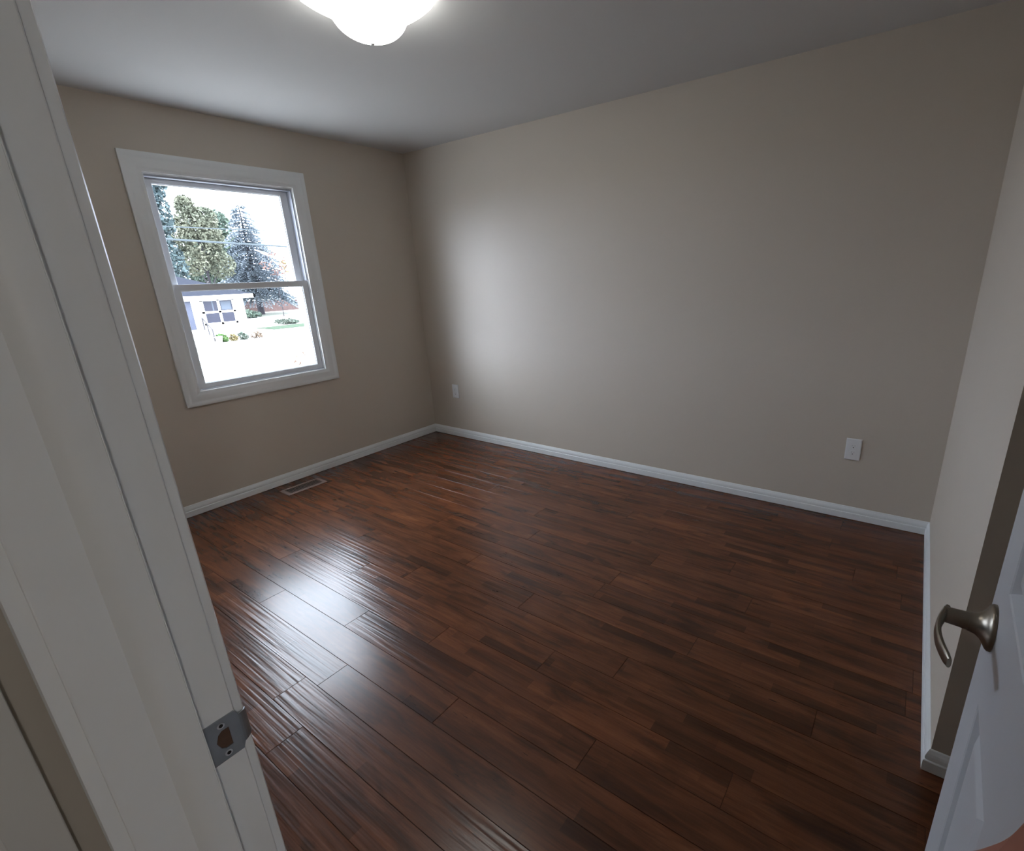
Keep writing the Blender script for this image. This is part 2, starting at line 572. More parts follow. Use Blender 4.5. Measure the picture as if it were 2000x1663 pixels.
# door jamb with stops and casings
jb = MB()
jb.box(XJ - 0.019, XJ, YH, YR, -0.012, 2.052)
jb.box(XK, XK + 0.019, YH, YR, -0.012, 2.052)
jb.box(XJ - 0.019, XK + 0.019, YH, YR, 2.052, 2.071)
jamb = obj('trim_1', jb, M['trim'], bevel=0.0015)
struct(jamb, 'white painted door jamb')
STOP = [(0, 0), (0.0115, 0), (0.0115, 0.0006), (0.0110, 0.0008), (0.0110, 0.0011), (0.0115, 0.0014), (0.0115, 0.018), (0.0105, 0.0235), (0.0080, 0.0280), (0.0045, 0.0315), (0.0015, 0.0345), (0, 0.0360)]
YS = -2.9985
ss = MB()
for x0, s in ((XJ, 1), (XK, -1)):
    ss.rings([[Vector((x0 + s * a, YS - b, z)) for a, b in STOP] for z in (0.001, 2.052)])
ss.rings([[Vector((x, YS - b, 2.052 - a)) for a, b in STOP] for x in (XJ + 0.0115, XK - 0.0115)])
obj('door_stop', ss, M['trim'], jamb, sm=True)

CAS = [(0, 0), (0, 0.0095), (0.004, 0.0115), (0.012, 0.0115), (0.016, 0.0095), (0.022, 0.0110), (0.036, 0.0150), (0.046, 0.0165), (0.055, 0.0160), (0.058, 0.0130), (0.058, 0)]
def door_casing(name, y, s, label):
    rv = 0.005
    mp = lambda u, v, b: Vector((u, y + s * b, v))
    mb = MB()
    pth = [(XJ - rv, 0.0), (XJ - rv, 2.057), (XK + rv, 2.057), (XK + rv, 0.0)]
    sweep(mb, pth, CAS, False, mp)
    o = obj(name, mb, M['trim'], sm=True)
    struct(o, label)
    return o
door_casing('trim_2', YR, 1, 'white door casing on the room side')
HC = [(0, 0), (0, 0.0135), (0.003, 0.0150), (0.010, 0.0150), (0.030, 0.0145), (0.050, 0.0135), (0.058, 0.0115), (0.060, 0.0090), (0.060, 0)]
def hall_casing():
    rv = 0.005
    mp = lambda u, v, b: Vector((u, YH - b, v))
    mb = MB()
    pth = [(XJ - rv, 0.0), (XJ - rv, 2.057), (XK + rv, 2.057), (XK + rv, 0.0)]
    sweep(mb, pth, HC, False, mp)
    o = obj('trim_3', mb, M['trim'], sm=True)
    struct(o, 'white door casing on the hall side')
hall_casing()

# strike plate: part of the jamb
def plate_ring(y0, y1, z0, z1, hy0, hy1, hz0, hz1, x):
    outer = [(y0, z0), ((y0 + y1) / 2, z0), (y1, z0), (y1, (z0 + z1) / 2), (y1, z1), ((y0 + y1) / 2, z1), (y0, z1), (y0, (z0 + z1) / 2)]
    c = 0.22
    hw, hh = hy1 - hy0, hz1 - hz0
    inner = [(hy0 + c * hw, hz0 + c * hh * .6), ((hy0 + hy1) / 2, hz0), (hy1, hz0), (hy1, (hz0 + hz1) / 2), (hy1, hz1), ((hy0 + hy1) / 2, hz1), (hy0 + c * hw, hz1 - c * hh * .6), (hy0, (hz0 + hz1) / 2)]
    mb = MB()
    t = 0.0016
    rs = [[Vector((x, a, b)) for a, b in outer], [Vector((x + t, a, b)) for a, b in outer], [Vector((x + t, a, b)) for a, b in inner], [Vector((x, a, b)) for a, b in inner]]
    mb.rings(rs, True, False, False)
    return mb
ZS = 0.930
pm = plate_ring(-2.9965, -2.9640, ZS - 0.0290, ZS + 0.0290, -2.9885, -2.9730, ZS - 0.0130, ZS + 0.0130, XJ)
# curled lip that wraps the room edge of the jamb
lip = []
for i in range(7):
    t = i / 6
    a = t * 1.25
    y = -2.9640 + 0.0145 * math.sin(a) / 1.0
    x = XJ + 0.0016 - 0.012 * (1 - math.cos(a))
    hh = 0.0290 if i == 0 else 0.0215 - 0.003 * t
    lip.append((x, y, hh))
rs = []
for x, y, hh in lip:
    rs.append([Vector((x, y, ZS - hh)), Vector((x, y, ZS + hh)), Vector((x - 0.0014, y - 0.0002, ZS + hh)), Vector((x - 0.0014, y - 0.0002, ZS - hh))])
pm.rings(rs)
strike = obj('strike_plate', pm, M['zinc'], jamb)
strike['label'] = 'grey metal strike plate'
obj('latch_hole', MB().box(XJ + 0.0001, XJ + 0.0004, -2.9895, -2.9720, ZS - 0.0140, ZS + 0.0140), M['rawwood'], strike)
for dz in (-0.0205, 0.0205):
    sc = MB().lathe([(0.0001, 0.0016), (0.0042, 0.0016), (0.0040, 0.0023), (0.0022, 0.0023), (0.0016, 0.0019), (0.0001, 0.0018)], lambda a, b, h, dz=dz: Vector((XJ + h, -2.9800 + a, ZS + dz + b)), 14)
    obj('screw', sc, M['screw'], strike)
    so2 = MB().lathe([(0.0001, 0.0017), (0.0023, 0.0017), (0.0023, 0.0026), (0.0001, 0.0026)], lambda a, b, h, dz=dz: Vector((XJ + h, -2.9800 + a, ZS + dz + b)), 8)
    obj('screw_slot', so2, M['dark'], strike)

# ---------------------------------------------------------------- window
win = empty('window_1', (0, (WY0 + WY1) / 2, WZ0))
struct(win, 'white double-hung window in a wide white casing')
inner = (-1.877, -1.012, 0.797, 2.077)
outer = (-1.970, -0.919, 0.7075, 2.180)
cp = [(0.0, 0.000), (0.0, 0.0090), (0.05, 0.0110), (0.20, 0.0115), (0.24, 0.0140), (0.30, 0.0150), (0.62, 0.0165), (0.70, 0.0155), (0.75, 0.0175), (0.80, 0.0190), (0.95, 0.0195), (1.0, 0.0175), (1.0, 0.0)]
cm = MB()
rs = []
for sy, sz in ((0, 2), (1, 2), (1, 3), (0, 3), (0, 2)):
    rs.append([Vector((b, inner[sy] * (1 - t) + outer[sy] * t, inner[sz] * (1 - t) + outer[sz] * t)) for t, b in cp])
cm.rings(rs, True, False, False)
obj('casing', cm, M['trim'], win, sm=True)

def ring_frame(mb, y0, y1, z0, z1, x0, x1, wl_, wr, wb_, wt):
    """rectangular ring, members of the given widths, x0 (out) to x1 (in)"""
    O = [(y0, z0), (y1, z0), (y1, z1), (y0, z1)]
    I = [(y0 + wl_, z0 + wb_), (y1 - wr, z0 + wb_), (y1 - wr, z1 - wt), (y0 + wl_, z1 - wt)]
    rs = []
    for i in (0, 1, 2, 3, 0):
        rs.append([Vector((x0, *O[i])), Vector((x1, *O[i])), Vector((x1, *I[i])), Vector((x0, *I[i]))])
    mb.rings(rs, True, False, False)
    return mb
fm = MB()
ring_frame(fm, WY0, WY1, WZ0, WZ1, -0.150, -0.004, 0.010, 0.004, 0.006, 0.008)
# parting beads and outer stops
ring_frame(fm, WY0 + 0.008, WY1 - 0.003, WZ0 + 0.005, WZ1 - 0.007, -0.0560, -0.0520, 0.012, 0.012, 0.006, 0.006)
ring_frame(fm, WY0 + 0.008, WY1 - 0.003, WZ0 + 0.005, WZ1 - 0.007, -0.106, -0.092, 0.022, 0.020, 0.02, 0.02)
obj('window_frame', fm, M['vinyl'], win)
for ya, yb in ((WY1 - 0.0125, WY1 - 0.0035), (WY0 + 0.0095, WY0 + 0.0120)):
    obj('sash_track', MB().box(-0.0515, -0.0085, ya, yb, 1.462, WZ1 - 0.010), M['liner'], win, bevel=0.0008)
obj('head_shade_filler', MB().box(-0.0570, -0.0075, WY0 + 0.0115, WY1 - 0.0135, 2.0575, 2.0755), M['liner'], win, bevel=0.0008)  # added filler, coloured grey to tone down the brightly lit head underside
obj('sill_shade_filler', MB().box(-0.0172, -0.0045, WY0 + 0.0105, WY1 - 0.0048, 0.7990, 0.8065), M['liner'], win, bevel=0.0015)  # added filler; its grey keeps the lit sill line from showing white
def sash(name, y0, y1, z0, z1, x0, x1, gy0, gy1, gz0, gz1, label):
    mb = MB()
    ring_frame(mb, y0, y1, z0, z1, x0, x1, gy0 - y0 - 0.004, y1 - gy1 - 0.004, gz0 - z0 - 0.004, z1 - gz1 - 0.004)
    # glazing bead, set back from the face
    ring_frame(mb, gy0 - 0.005, gy1 + 0.005, gz0 - 0.005, gz1 + 0.005, x0 + 0.006, x1 - 0.007, 0.0055, 0.0055, 0.0055, 0.0055)
    o = obj(name, mb, M['vinyl'], win, bevel=0.0012)
    o['label'] = label
    xm = (x0 + x1) / 2 - 0.004
    g = MB().add([(xm, gy0 - 0.003, gz0 - 0.003), (xm, gy1 + 0.003, gz0 - 0.003), (xm, gy1 + 0.003, gz1 + 0.003), (xm, gy0 - 0.003, gz1 + 0.003)], [(0, 1, 2, 3)])
    obj('glass_pane', g, M['glass'], o)
    return o
sash('lower_sash', -1.864, -1.0170, 0.804, 1.458, -0.050, -0.018, -1.824, -1.061, 0.843, 1.416, 'lower white sash set nearer the room')
sash('upper_sash', -1.862, -1.0300, 1.424, 2.0565, -0.090, -0.058, -1.820, -1.081, 1.456, 2.026, 'upper white sash set further out')
# sash lock on the meeting rail
lk = MB().box(-0.048, -0.022, -1.470, -1.420, 1.458, 1.464).box(-0.042, -0.028, -1.462, -1.440, 1.464, 1.470)
# exterior trim of the opening
ex = MB()
ring_frame(ex, -1.95, -0.94, 0.72, 2.16, -0.185, -0.16, 0.07, 0.07, 0.07, 0.07)
obj('exterior_casing', ex, M['fascia'], win)

# ---------------------------------------------------------------- outlets on the long wall
PWd, PHt = 0.0777, 0.1265
def make_outlet(x0, z0):
    xc, zc = x0 + PWd / 2, z0 + PHt / 2
    t = empty('wall_outlet', (xc, 0, zc))
    def pt(u, v, h):
        return Vector((u, -h, v))
    w, h = PWd / 2, PHt / 2
    loops = []
    for inset, d in ((0, 0.0002), (0, 0.0030), (0.003, 0.0058), (0.006, 0.0064)):
        loops.append([pt(-w + inset, -h + inset, d), pt(w - inset, -h + inset, d), pt(w - inset, h - inset, d), pt(-w + inset, h - inset, d)])
    obj('cover_plate', MB().rings(loops), M['plate'], t, local=True)
    for s in (-1, 1):
        c = s * 0.0195
        prof = []
        for j in range(20):
            a = j * 2 * PI / 20
            prof.append((0.0172 * math.cos(a), max(-0.0138, min(0.0138, 0.0172 * math.sin(a)))))
        mb = MB().rings([[pt(a, c + b, 0.0062) for a, b in prof], [pt(a, c + b, 0.0078) for a, b in prof], [pt(a * .95, c + b * .95, 0.0082) for a, b in prof]])
        r = obj('receptacle', mb, M['plate'], t, local=True)
        for xa, xb, za, zb in ((-0.0070, -0.0060, 0.000, 0.0080), (0.0060, 0.0070, 0.001, 0.0075)):
            obj('slot', MB().box(xa, xb, -0.0084, -0.0080, c + za, c + zb), M['slot'], r, local=True)
        gh = MB().lathe([(0.0026, 0.0080), (0.0026, 0.0085)], lambda a, b, hh, c=c: pt(a, c - 0.0065 + b, hh), 10)
        obj('ground_hole', gh, M['dark'], r, local=True)
    sc = MB().lathe([(0.0030, 0.0060), (0.0030, 0.0072), (0.0015, 0.0078)], lambda a, b, hh: pt(a, b, hh), 12)
    obj('screw', sc, M['plate'], t, local=True)
    return t
def copy_tree(o, parent=None):
    c = o.copy()
    COL.objects.link(c)
    c.parent = parent
    for ch in list(o.children):
        copy_tree(ch, c)
    return c
o1 = make_outlet(3.5195, 0.3659)
tag(o1, 'white electrical outlet on the long wall near the end wall and door', 'outlet', 'wall outlets')
o2 = copy_tree(o1)
o2.location = (0.3000 + PWd / 2, 0, 0.3745 + PHt / 2)
tag(o2, 'white electrical outlet on the long wall near the window corner', 'outlet', 'wall outlets')

# ---------------------------------------------------------------- floor register
def make_register():
    t = empty('floor_vent', (0.183, -1.446, 0.0))
    tag(t, 'brown metal slotted floor vent set by the baseboard below the window', 'vent')
    wx, wy = 0.070, 0.147
    def lp(dx, dy, z):
        return [Vector((-wx + dx, -wy + dy, z)), Vector((wx - dx, -wy + dy, z)), Vector((wx - dx, wy - dy, z)), Vector((-wx + dx, wy - dy, z))]
    mb = MB().rings([lp(0, 0, 0.0004), lp(0, 0, 0.0022), lp(0.004, 0.004, 0.0042), lp(0.023, 0.026, 0.0050), lp(0.024, 0.027, 0.0012)], True, False, False)
    obj('flange', mb, M['vent'], t, local=True)
    obj('duct_opening', MB().add(lp(0.023, 0.026, 0.0010), [(0, 1, 2, 3)]), M['dark'], t, local=True)
    first = None
    n = 17
    for i in range(n):
        y = -wy + 0.027 + (i + 0.5) * (2 * wy - 0.054) / n
        if first is None:
            sl = MB().rings([[Vector((x, -0.0020, 0.0012)), Vector((x, -0.0014, 0.0046)), Vector((x, 0.0014, 0.0046)), Vector((x, 0.0008, 0.0012))] for x in (-wx + 0.023, wx - 0.023)])
            first = obj('louver', sl, M['vent'], t, local=True)
            q = first
        else:
            q = first.copy()
            COL.objects.link(q)
        q.location = (0, y, 0)
make_register()

# ---------------------------------------------------------------- ceiling light
def make_ceiling_light():
    cx, cy, zf = 1.925, -1.675, 2.390
    t = empty('ceiling_light', (cx, cy, H))
    tag(t, 'lit white glass ceiling light with a bowl in its middle', 'ceiling light')
    obj('base', MB().lathe([(0.085, 0), (0.085, -0.018), (0.078, -0.026), (0.03, -0.03)], lambda a, b, h: Vector((a, b, h - 0.0005))), M['plate'], t, local=True)
    n = 40
    half = 0.172
    vs, fs = [], []
    for th in (0, 0.004):
        for i in range(n + 1):
            for j in range(n + 1):
                u, v = -1 + 2 * i / n, -1 + 2 * j / n
                # rounded square outline
                su, sv = u * math.sqrt(1 - 0.10 * v * v), v * math.sqrt(1 - 0.10 * u * u)
                x, y = su * half, sv * half
                r = math.hypot(x, y)
                z = 0.0
                if r < 0.140:
                    q = r / 0.140
                    z = -0.098 * math.sqrt(max(0, 1 - q ** 2.2))
                z += 0.014 * (max(0, r - 0.15) / 0.08) ** 2
                vs.append(Vector((x, y, zf - H + z + th)))
    m_ = (n + 1) ** 2
    for i in range(n):
        for j in range(n):
            a = i * (n + 1) + j
            fs.append((a, a + 1, a + n + 2, a + n + 1))
            fs.append((m_ + a, m_ + a + n + 1, m_ + a + n + 2, m_ + a + 1))
    rim = [i for i in range(n)] + [i * (n + 1) + n for i in range(n)] + [n * (n + 1) + j for j in range(n, 0, -1)] + [i * (n + 1) for i in range(n, 0, -1)]
    for a, b in zip(rim, rim[1:] + rim[:1]):
        fs.append((a, b, m_ + b, m_ + a))
    obj('glass_shade', MB().add(vs, fs), M['shade'], t, local=True, sm=True)
    obj('stem', MB().tube([(0, 0, -0.025), (0, 0, zf - H - 0.085)], 0.006, 10), M['nickel'], t, local=True)
    obj('finial', MB().lathe([(0.001, 0.0), (0.007, 0.002), (0.009, 0.008), (0.006, 0.014)], lambda a, b, h: Vector((a, b, zf - H - 0.112 + h)), 14), M['plate'], t, local=True)
make_ceiling_light()

# unseen light along the hall, added so the left door jamb is lit
hl = empty('added_hall_light', (5.9, -3.97, H))
tag(hl, 'added unseen ceiling light along the hall that lights the door jamb', 'ceiling light')
obj('base', MB().lathe([(0.15, 0), (0.15, -0.02), (0.14, -0.025)], lambda a, b, h: Vector((a, b, h - 0.0005))), M['plate'], hl, local=True)
obj('glass_bowl', MB().lathe([(0.138, -0.022), (0.135, -0.045), (0.115, -0.075), (0.08, -0.095), (0.03, -0.105), (0.001, -0.106)], lambda a, b, h: Vector((a, b, h))), lamp_mat('added_hall_light_glass', (1.0, 0.97, 0.93), HALL), hl, local=True, sm=True)

# ---------------------------------------------------------------- the door leaf
TH = math.radians(88.0)
DW, DH, DT = 0.762, 2.032, 0.035
door = empty('door_1', (3.910 - DW * math.cos(TH), -2.207 - DW * math.sin(TH), 0.008), TH)
struct(door, 'white six-panel door standing open')
def door_leaf():
    mb = MB()
    cols = [(0.098, 0.302), (0.460, 0.664)]
    rows = [(0.20, 0.812), (1.000, 1.600), (1.725, 1.935)]
    xs = [0, cols[0][0], cols[0][1], cols[1][0], cols[1][1], DW]
    zs = [0, rows[0][0], rows[0][1], rows[1][0], rows[1][1], rows[2][0], rows[2][1], DH]
    prof = [(0, 0), (0.003, -0.0015), (0.010, -0.0115), (0.014, -0.0120), (0.040, -0.0015), (0.044, -0.0010)]
    for side in (0, 1):
        def P(x, z, d):
            return Vector((x, d, z)) if side == 0 else Vector((x, -DT - d, z))
        for i in range(5):
            for j in range(7):
                x0, x1, z0, z1 = xs[i], xs[i + 1], zs[j], zs[j + 1]
                if i in (1, 3) and j in (1, 3, 5):
                    rs = [[P(x0 + a, z0 + a, d), P(x1 - a, z0 + a, d), P(x1 - a, z1 - a, d), P(x0 + a, z1 - a, d)] for a, d in prof]
                    mb.rings(rs, True, False, True)
                else:
                    mb.add([P(x0, z0, 0), P(x1, z0, 0), P(x1, z1, 0), P(x0, z1, 0)], [(0, 1, 2, 3)])
    mb.add([(0, 0, 0), (0, 0, DH), (0, -DT, DH), (0, -DT, 0)], [(0, 1, 2, 3)])
    mb.add([(DW, 0, 0), (DW, 0, DH), (DW, -DT, DH), (DW, -DT, 0)], [(0, 1, 2, 3)])
    mb.add([(0, 0, 0), (DW, 0, 0), (DW, -DT, 0), (0, -DT, 0)], [(0, 1, 2, 3)])
    mb.add([(0, 0, DH), (DW, 0, DH), (DW, -DT, DH), (0, -DT, DH)], [(0, 1, 2, 3)])
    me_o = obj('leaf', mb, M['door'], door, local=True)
    bm = bmesh.new()
    bm.from_mesh(me_o.data)
    bmesh.ops.remove_doubles(bm, verts=bm.verts, dist=1e-5)
    bmesh.ops.recalc_face_normals(bm, faces=bm.faces)
    bm.to_mesh(me_o.data)
    bm.free()
door_leaf()

def handle(s):
    """s = +1 hall face (seen), -1 room face"""
    HX, HZ = DW - 0.060, 0.919
    yb = 0.0 if s > 0 else -DT
    fr = lambda a, b, h: Vector((HX + a, yb + s * h, HZ + b))
    hd = bpy.data.objects.new('door_handle', None)
    COL.objects.link(hd)
    hd.parent = door
    hd['label'] = 'tarnished nickel lever handle'
    prof = [(0.001, 0), (0.0345, 0.0003), (0.0345, 0.0040), (0.0325, 0.0065), (0.0270, 0.0095), (0.0205, 0.0140), (0.0160, 0.0200), (0.0145, 0.0260), (0.0140, 0.0290), (0.0001, 0.0292)]
    obj('rosette', MB().lathe(prof, fr, 32), M['nickel'], hd, local=True, sm=True)
    # neck, flattening into the lever
    sec = []
    for h, ra, rb in ((0.0270, 0.0130, 0.0130), (0.0330, 0.0122, 0.0138), (0.0400, 0.0108, 0.0135), (0.0520, 0.0100, 0.0130), (0.0580, 0.0098, 0.0128), (0.0598, 0.0088, 0.0122)):
        ring = []
        for j in range(20):
            a = j * 2 * PI / 20
            ring.append(fr(ra * math.cos(a), rb * math.sin(a), h))
        sec.append(ring)
    mb = MB().rings(sec)
    obj('neck', mb, M['nickel'], hd, local=True, sm=True)
    lv = []
    N = 14
    for i in range(N + 1):
        t = i / N
        u = 0.0085 - t * 0.126
        hgt = 0.0550 + 0.0110 * math.sin(PI * t) - 0.004 * t * t
        du = -0.126
        dh = 0.0110 * PI * math.cos(PI * t) - 0.008 * t
        ln = math.hypot(du, dh)
        nx, nh = -dh / ln, du / ln      # normal in the plan
        half_t = 0.0044 - 0.0008 * t
        half_w = 0.0125 - 0.0030 * t
        if i == N:
            half_t *= 0.75
            half_w *= 0.8
        ring = []
        for j in range(14):
            a = j * 2 * PI / 14
            ca, sa = math.cos(a), math.sin(a)
            pa = math.copysign(abs(ca) ** 0.7, ca) * half_t
            pb = math.copysign(abs(sa) ** 0.7, sa) * half_w
            ring.append(fr(u + nx * pa, pb, hgt + nh * pa))
        lv.append(ring)
    obj('lever', MB().rings(lv), M['nickel'], hd, local=True, sm=True)
handle(1)
handle(-1)
ed = MB().box(DW - 0.0005, DW + 0.0012, -DT / 2 - 0.0125, -DT / 2 + 0.0125, 0.919 - 0.028, 0.919 + 0.028)
obj('latch_plate', ed, M['zinc'], door, local=True)
for hz in (0.19, 1.0, 1.80):
    hg = MB().tube([(-0.004, -DT - 0.004, hz), (-0.004, -DT - 0.004, hz + 0.09)], 0.0055, 12)
    obj('hinge', hg, M['zinc'], door, local=True)

# ---------------------------------------------------------------- outdoors
GZ = -2.40
struct(obj('ground', MB().box(-260, -0.19, -160, 220, GZ - 0.5, GZ), M['concrete']), 'pale ground outside')
struct(obj('road', MB().box(-28.6, -13.0, -120, 180, GZ, GZ + 0.02), M['asphalt']), 'pale road outside')

def quads(mb, rng, n, pos, size, flat=0.0):
    for _ in range(n):
        p = Vector(pos(rng))
        d = Vector((rng.gauss(0, 1), rng.gauss(0, 1), rng.gauss(0, 1) * (1 - flat))).normalized()
        e = d.cross(Vector((rng.gauss(0, 1), rng.gauss(0, 1), rng.gauss(0, 1)))).normalized()
        s = size * rng.uniform(0.6, 1.3)
        w = s * 0.55
        mb.add([p - d * s, p + e * w, p + d * s, p - e * w], [(0, 1, 2, 3)])
    return mb

def in_blobs(blobs):
    def f(r):
        cx, cy, cz, rx, ry, rz = r.choice(blobs)
        while True:
            a, b, c = r.uniform(-1, 1), r.uniform(-1, 1), r.uniform(-1, 1)
            q = a * a + b * b + c * c
            if 0.25 < q < 1:
                return (cx + a * rx, cy + b * ry, cz + c * rz)
    return f

def tree(name, base, blobs, mat, n, size, trunk_r, label, seed, cat='tree'):
    x, y = base
    t = empty(name, (x, y, GZ))
    tag(t, label, cat)
    top = max(b[2] for b in blobs)
    tk = MB().tube([(x, y, GZ), (x + 0.05, y, GZ + (top - GZ) * 0.5), (x, y + 0.1, top)], [trunk_r, trunk_r * 0.7, trunk_r * 0.25], 8)
    rr = random.Random(seed)
    for b in blobs:
        tk.tube([(x, y, GZ + (b[2] - GZ) * 0.55), (b[0], b[1], b[2])], [trunk_r * 0.4, trunk_r * 0.12], 6)
    obj('trunk', tk, M['bark'], t)
    obj('crown', quads(MB(), rr, n, in_blobs(blobs), size), M[mat], t, recalc=False)
    return t

tree('evergreen_tree', (-59.5, 16.9), [(-59.5, 16.9, 3.6, 2.3, 2.6, 3.2), (-59.5, 17.0, 8.2, 2.2, 2.3, 3.6), (-59.5, 17.3, 11.5, 2.0, 2.2, 2.4)], 'leaf_dark', 6500, 0.24, 0.35,
     'tall dark evergreen tree outside at the left edge of the window', 1)
tree('yellowing_tree', (-64.6, 23.2), [(-64.6, 22.6, 9.9, 1.0, 1.0, 1.2), (-64.6, 23.0, 8.2, 1.7, 1.8, 1.8), (-64.6, 24.2, 8.7, 1.4, 1.3, 1.4), (-64.6, 23.1, 5.9, 1.9, 2.2, 2.1), (-64.6, 24.4, 6.7, 1.5, 1.3, 1.6), (-64.6, 22.0, 4.2, 1.7, 1.6, 1.6), (-64.6, 21.4, 7.0, 1.5, 1.5, 1.8), (-64.6, 24.8, 3.8, 1.6, 1.5, 1.7)], 'leaf_yellow', 8500, 0.19, 0.22,
     'yellowing leafy tree outside rising highest behind the white house', 2)
tree('leafy_tree', (-79, 30.0), [(-79, 31.0, 4.5, 3.0, 2.6, 3.4), (-79, 26.6, 3.8, 3.0, 3.4, 2.9), (-79, 31.4, 9.4, 2.0, 1.6, 2.1), (-79, 32.0, 6.9, 2.2, 1.7, 2.5), (-79, 29.0, 3.0, 3.0, 2.9, 2.9), (-79, 29.0, 8.0, 2.2, 2.2, 2.4)], 'leaf_green', 9000, 0.26, 0.4,
     'broad green leafy tree outside between the yellowing tree and the spruce', 3)

def spruce():
    bx, by, top = -68.0, 29.75, 11.2
    t = empty('spruce_tree', (bx, by, GZ))
    tag(t, 'tall blue-green spruce with drooping branches outside, right of the white house', 'tree')
    obj('trunk', MB().tube([(bx, by, GZ + 0.03), (bx, by, 3), (bx, by, top)], [0.42, 0.28, 0.04], 10), M['bark'], t)
    rr = random.Random(11)
    mb = MB()
    z = 0.0
    while z < top - 0.2:
        fr = (top - z) / top
        R_ = 0.35 + 4.9 * fr ** 0.85
        nb = int(7 + 15 * fr)
        for i in range(nb):
            a = rr.uniform(0, 2 * PI)
            rl = R_ * rr.uniform(0.72, 1.08)
            d = Vector((math.cos(a), math.sin(a), 0))
            sd = Vector((-d.y, d.x, 0))
            m = max(3, int(rl * 3.0))
            for q in range(m):
                s = (q + 0.6) / m
                p = Vector((bx, by, z)) + d * rl * s + Vector((0, 0, -0.55 * rl * s * s * 0.6 + 0.10 * math.sin(s * 3)))
                w = (0.55 * (1 - s * 0.55)) * rr.uniform(0.7, 1.2)
                for sgn in (-1, 1):
                    tip = p + sd * sgn * w + d * w * 0.7 + Vector((0, 0, -0.28 * w - rr.uniform(0, 0.15)))
                    k = d * 0.16
                    mb.add([p - k, p + k, tip + k * 0.3 + Vector((0, 0, 0.03)), tip - k * 0.3 - Vector((0, 0, 0.10))], [(0, 1, 2, 3)])
        z += 0.33
    obj('branches', mb, M['leaf_spruce'], t, recalc=False)
spruce()
tree('autumn_tree', (-60, 28.6), [(-60, 28.4, 4.8, 0.7, 0.8, 0.5), (-60, 29.6, 3.8, 0.7, 0.7, 0.7), (-60, 27.7, 3.6, 0.7, 0.8, 0.5), (-60, 28.8, 2.7, 0.7, 1.1, 0.5)], 'leaf_orange', 120, 0.17, 0.05,
     'thin autumn tree with sparse orange leaves in front of the spruce', 4)
tree('golden_tree', (-84, 42.0), [(-84, 42.0, 4.4, 0.6, 0.6, 0.7), (-84, 42.1, 3.4, 0.7, 0.7, 0.7)], 'leaf_gold', 120, 0.22, 0.10,
     'small golden-leaved tree outside at the right edge of the upper pane', 5)

# the white house across the road
def hipped_roof(x0, x1, y0, y1, ze, zr, ov, ridge_in, th=0.16):
    mb = MB()
    a = [(x0 - ov, y0 - ov, ze), (x1 + ov, y0 - ov, ze), (x1 + ov, y1 + ov, ze), (x0 - ov, y1 + ov, ze)]
    xm = (x0 + x1) / 2
    r0, r1 = (xm, y0 + ridge_in, zr), (xm, y1 - ridge_in, zr)
    vs = a + [r0, r1]
    mb.add(vs, [(0, 1, 4), (1, 2, 5, 4), (2, 3, 5), (3, 0, 4, 5), (3, 2, 1, 0)])
    return mb
house = empty('house', (-43, 9, GZ))
tag(house, 'white house with a grey hipped roof across the road', 'house')
obj('walls', MB().box(-48, -38, 3, 14.88, GZ, 0.62), M['stucco'], house)
obj('roof', hipped_roof(-48, -38, 3, 14.88, 0.80, 2.55, 0.55, 3.2), M['roof'], house)
fa = MB()
fa.box(-37.55, -37.40, 2.4, 15.50, 0.52, 0.82)
fa.box(-48.6, -37.40, 15.40, 15.50, 0.52, 0.82)
fa.box(-38.0, -37.45, 2.4, 15.45, 0.56, 0.60)
obj('fascia', fa, M['fascia'], house)
wf_ = MB()
for yy in (12.02, 13.06, 14.04):
    wf_.box(-38.0, -37.90, yy, yy + 0.16, -1.22, 0.52)
for zz in (-1.22, -0.41, 0.44):
    wf_.box(-38.0, -37.90, 12.02, 14.20, zz, zz + 0.14)
hw = obj('window', wf_, M['fascia'], house)
for ya, yb in ((12.18, 13.06), (13.22, 14.04)):
    for za, zb in ((-1.08, -0.41), (-0.27, 0.44)):
        obj('pane', MB().box(-37.97, -37.94, ya, yb, za, zb), M['pane'], hw)
obj('curtain', MB().box(-37.945, -37.935, 12.72, 12.80, -0.27, 0.44), M['curtain'], hw)
obj('curtain', MB().box(-37.945, -37.935, 13.30, 13.95, -0.22, 0.36), M['curtain'], hw)
hd_ = obj('door', MB().box(-38.0, -37.92, 10.5, 11.43, -1.44, 0.47), M['stormdoor'], house)
obj('door_frame', MB().box(-38.0, -37.90, 11.43, 11.55, -1.44, 0.55).box(-38.0, -37.90, 10.38, 10.5, -1.44, 0.55), M['fascia'], house)
st = MB()
for i in range(5):
    st.box(-38.0, -37.0 + i * 0.30, 10.2, 11.65, GZ, -1.45 - i * 0.19)
obj('steps', st, M['concrete'], house)
rl = MB()
rl.tube([(-37.1, 11.60, -0.62), (-35.85, 11.60, -1.40)], 0.05, 6)
rl.tube([(-37.1, 11.60, -1.45), (-37.1, 11.60, -0.62)], 0.05, 6)
rl.tube([(-35.85, 11.60, -2.2), (-35.85, 11.60, -1.40)], 0.05, 6)
rl.tube([(-36.5, 11.60, -1.8), (-36.5, 11.60, -1.0)], 0.04, 6)
obj('handrail', rl, M['rail'], house)

rear = empty('house', (-54, 12, GZ))
tag(rear, 'brown-roofed house mostly hidden behind the white house', 'house')
obj('walls', MB().box(-56.2, -52.4, 6, 17.6, GZ, 1.2), M['stucco'], rear)
obj('roof', hipped_roof(-56.2, -52.4, 6, 17.6, 1.2, 2.75, 0.4, 2.0), M['roof_brown'], rear)

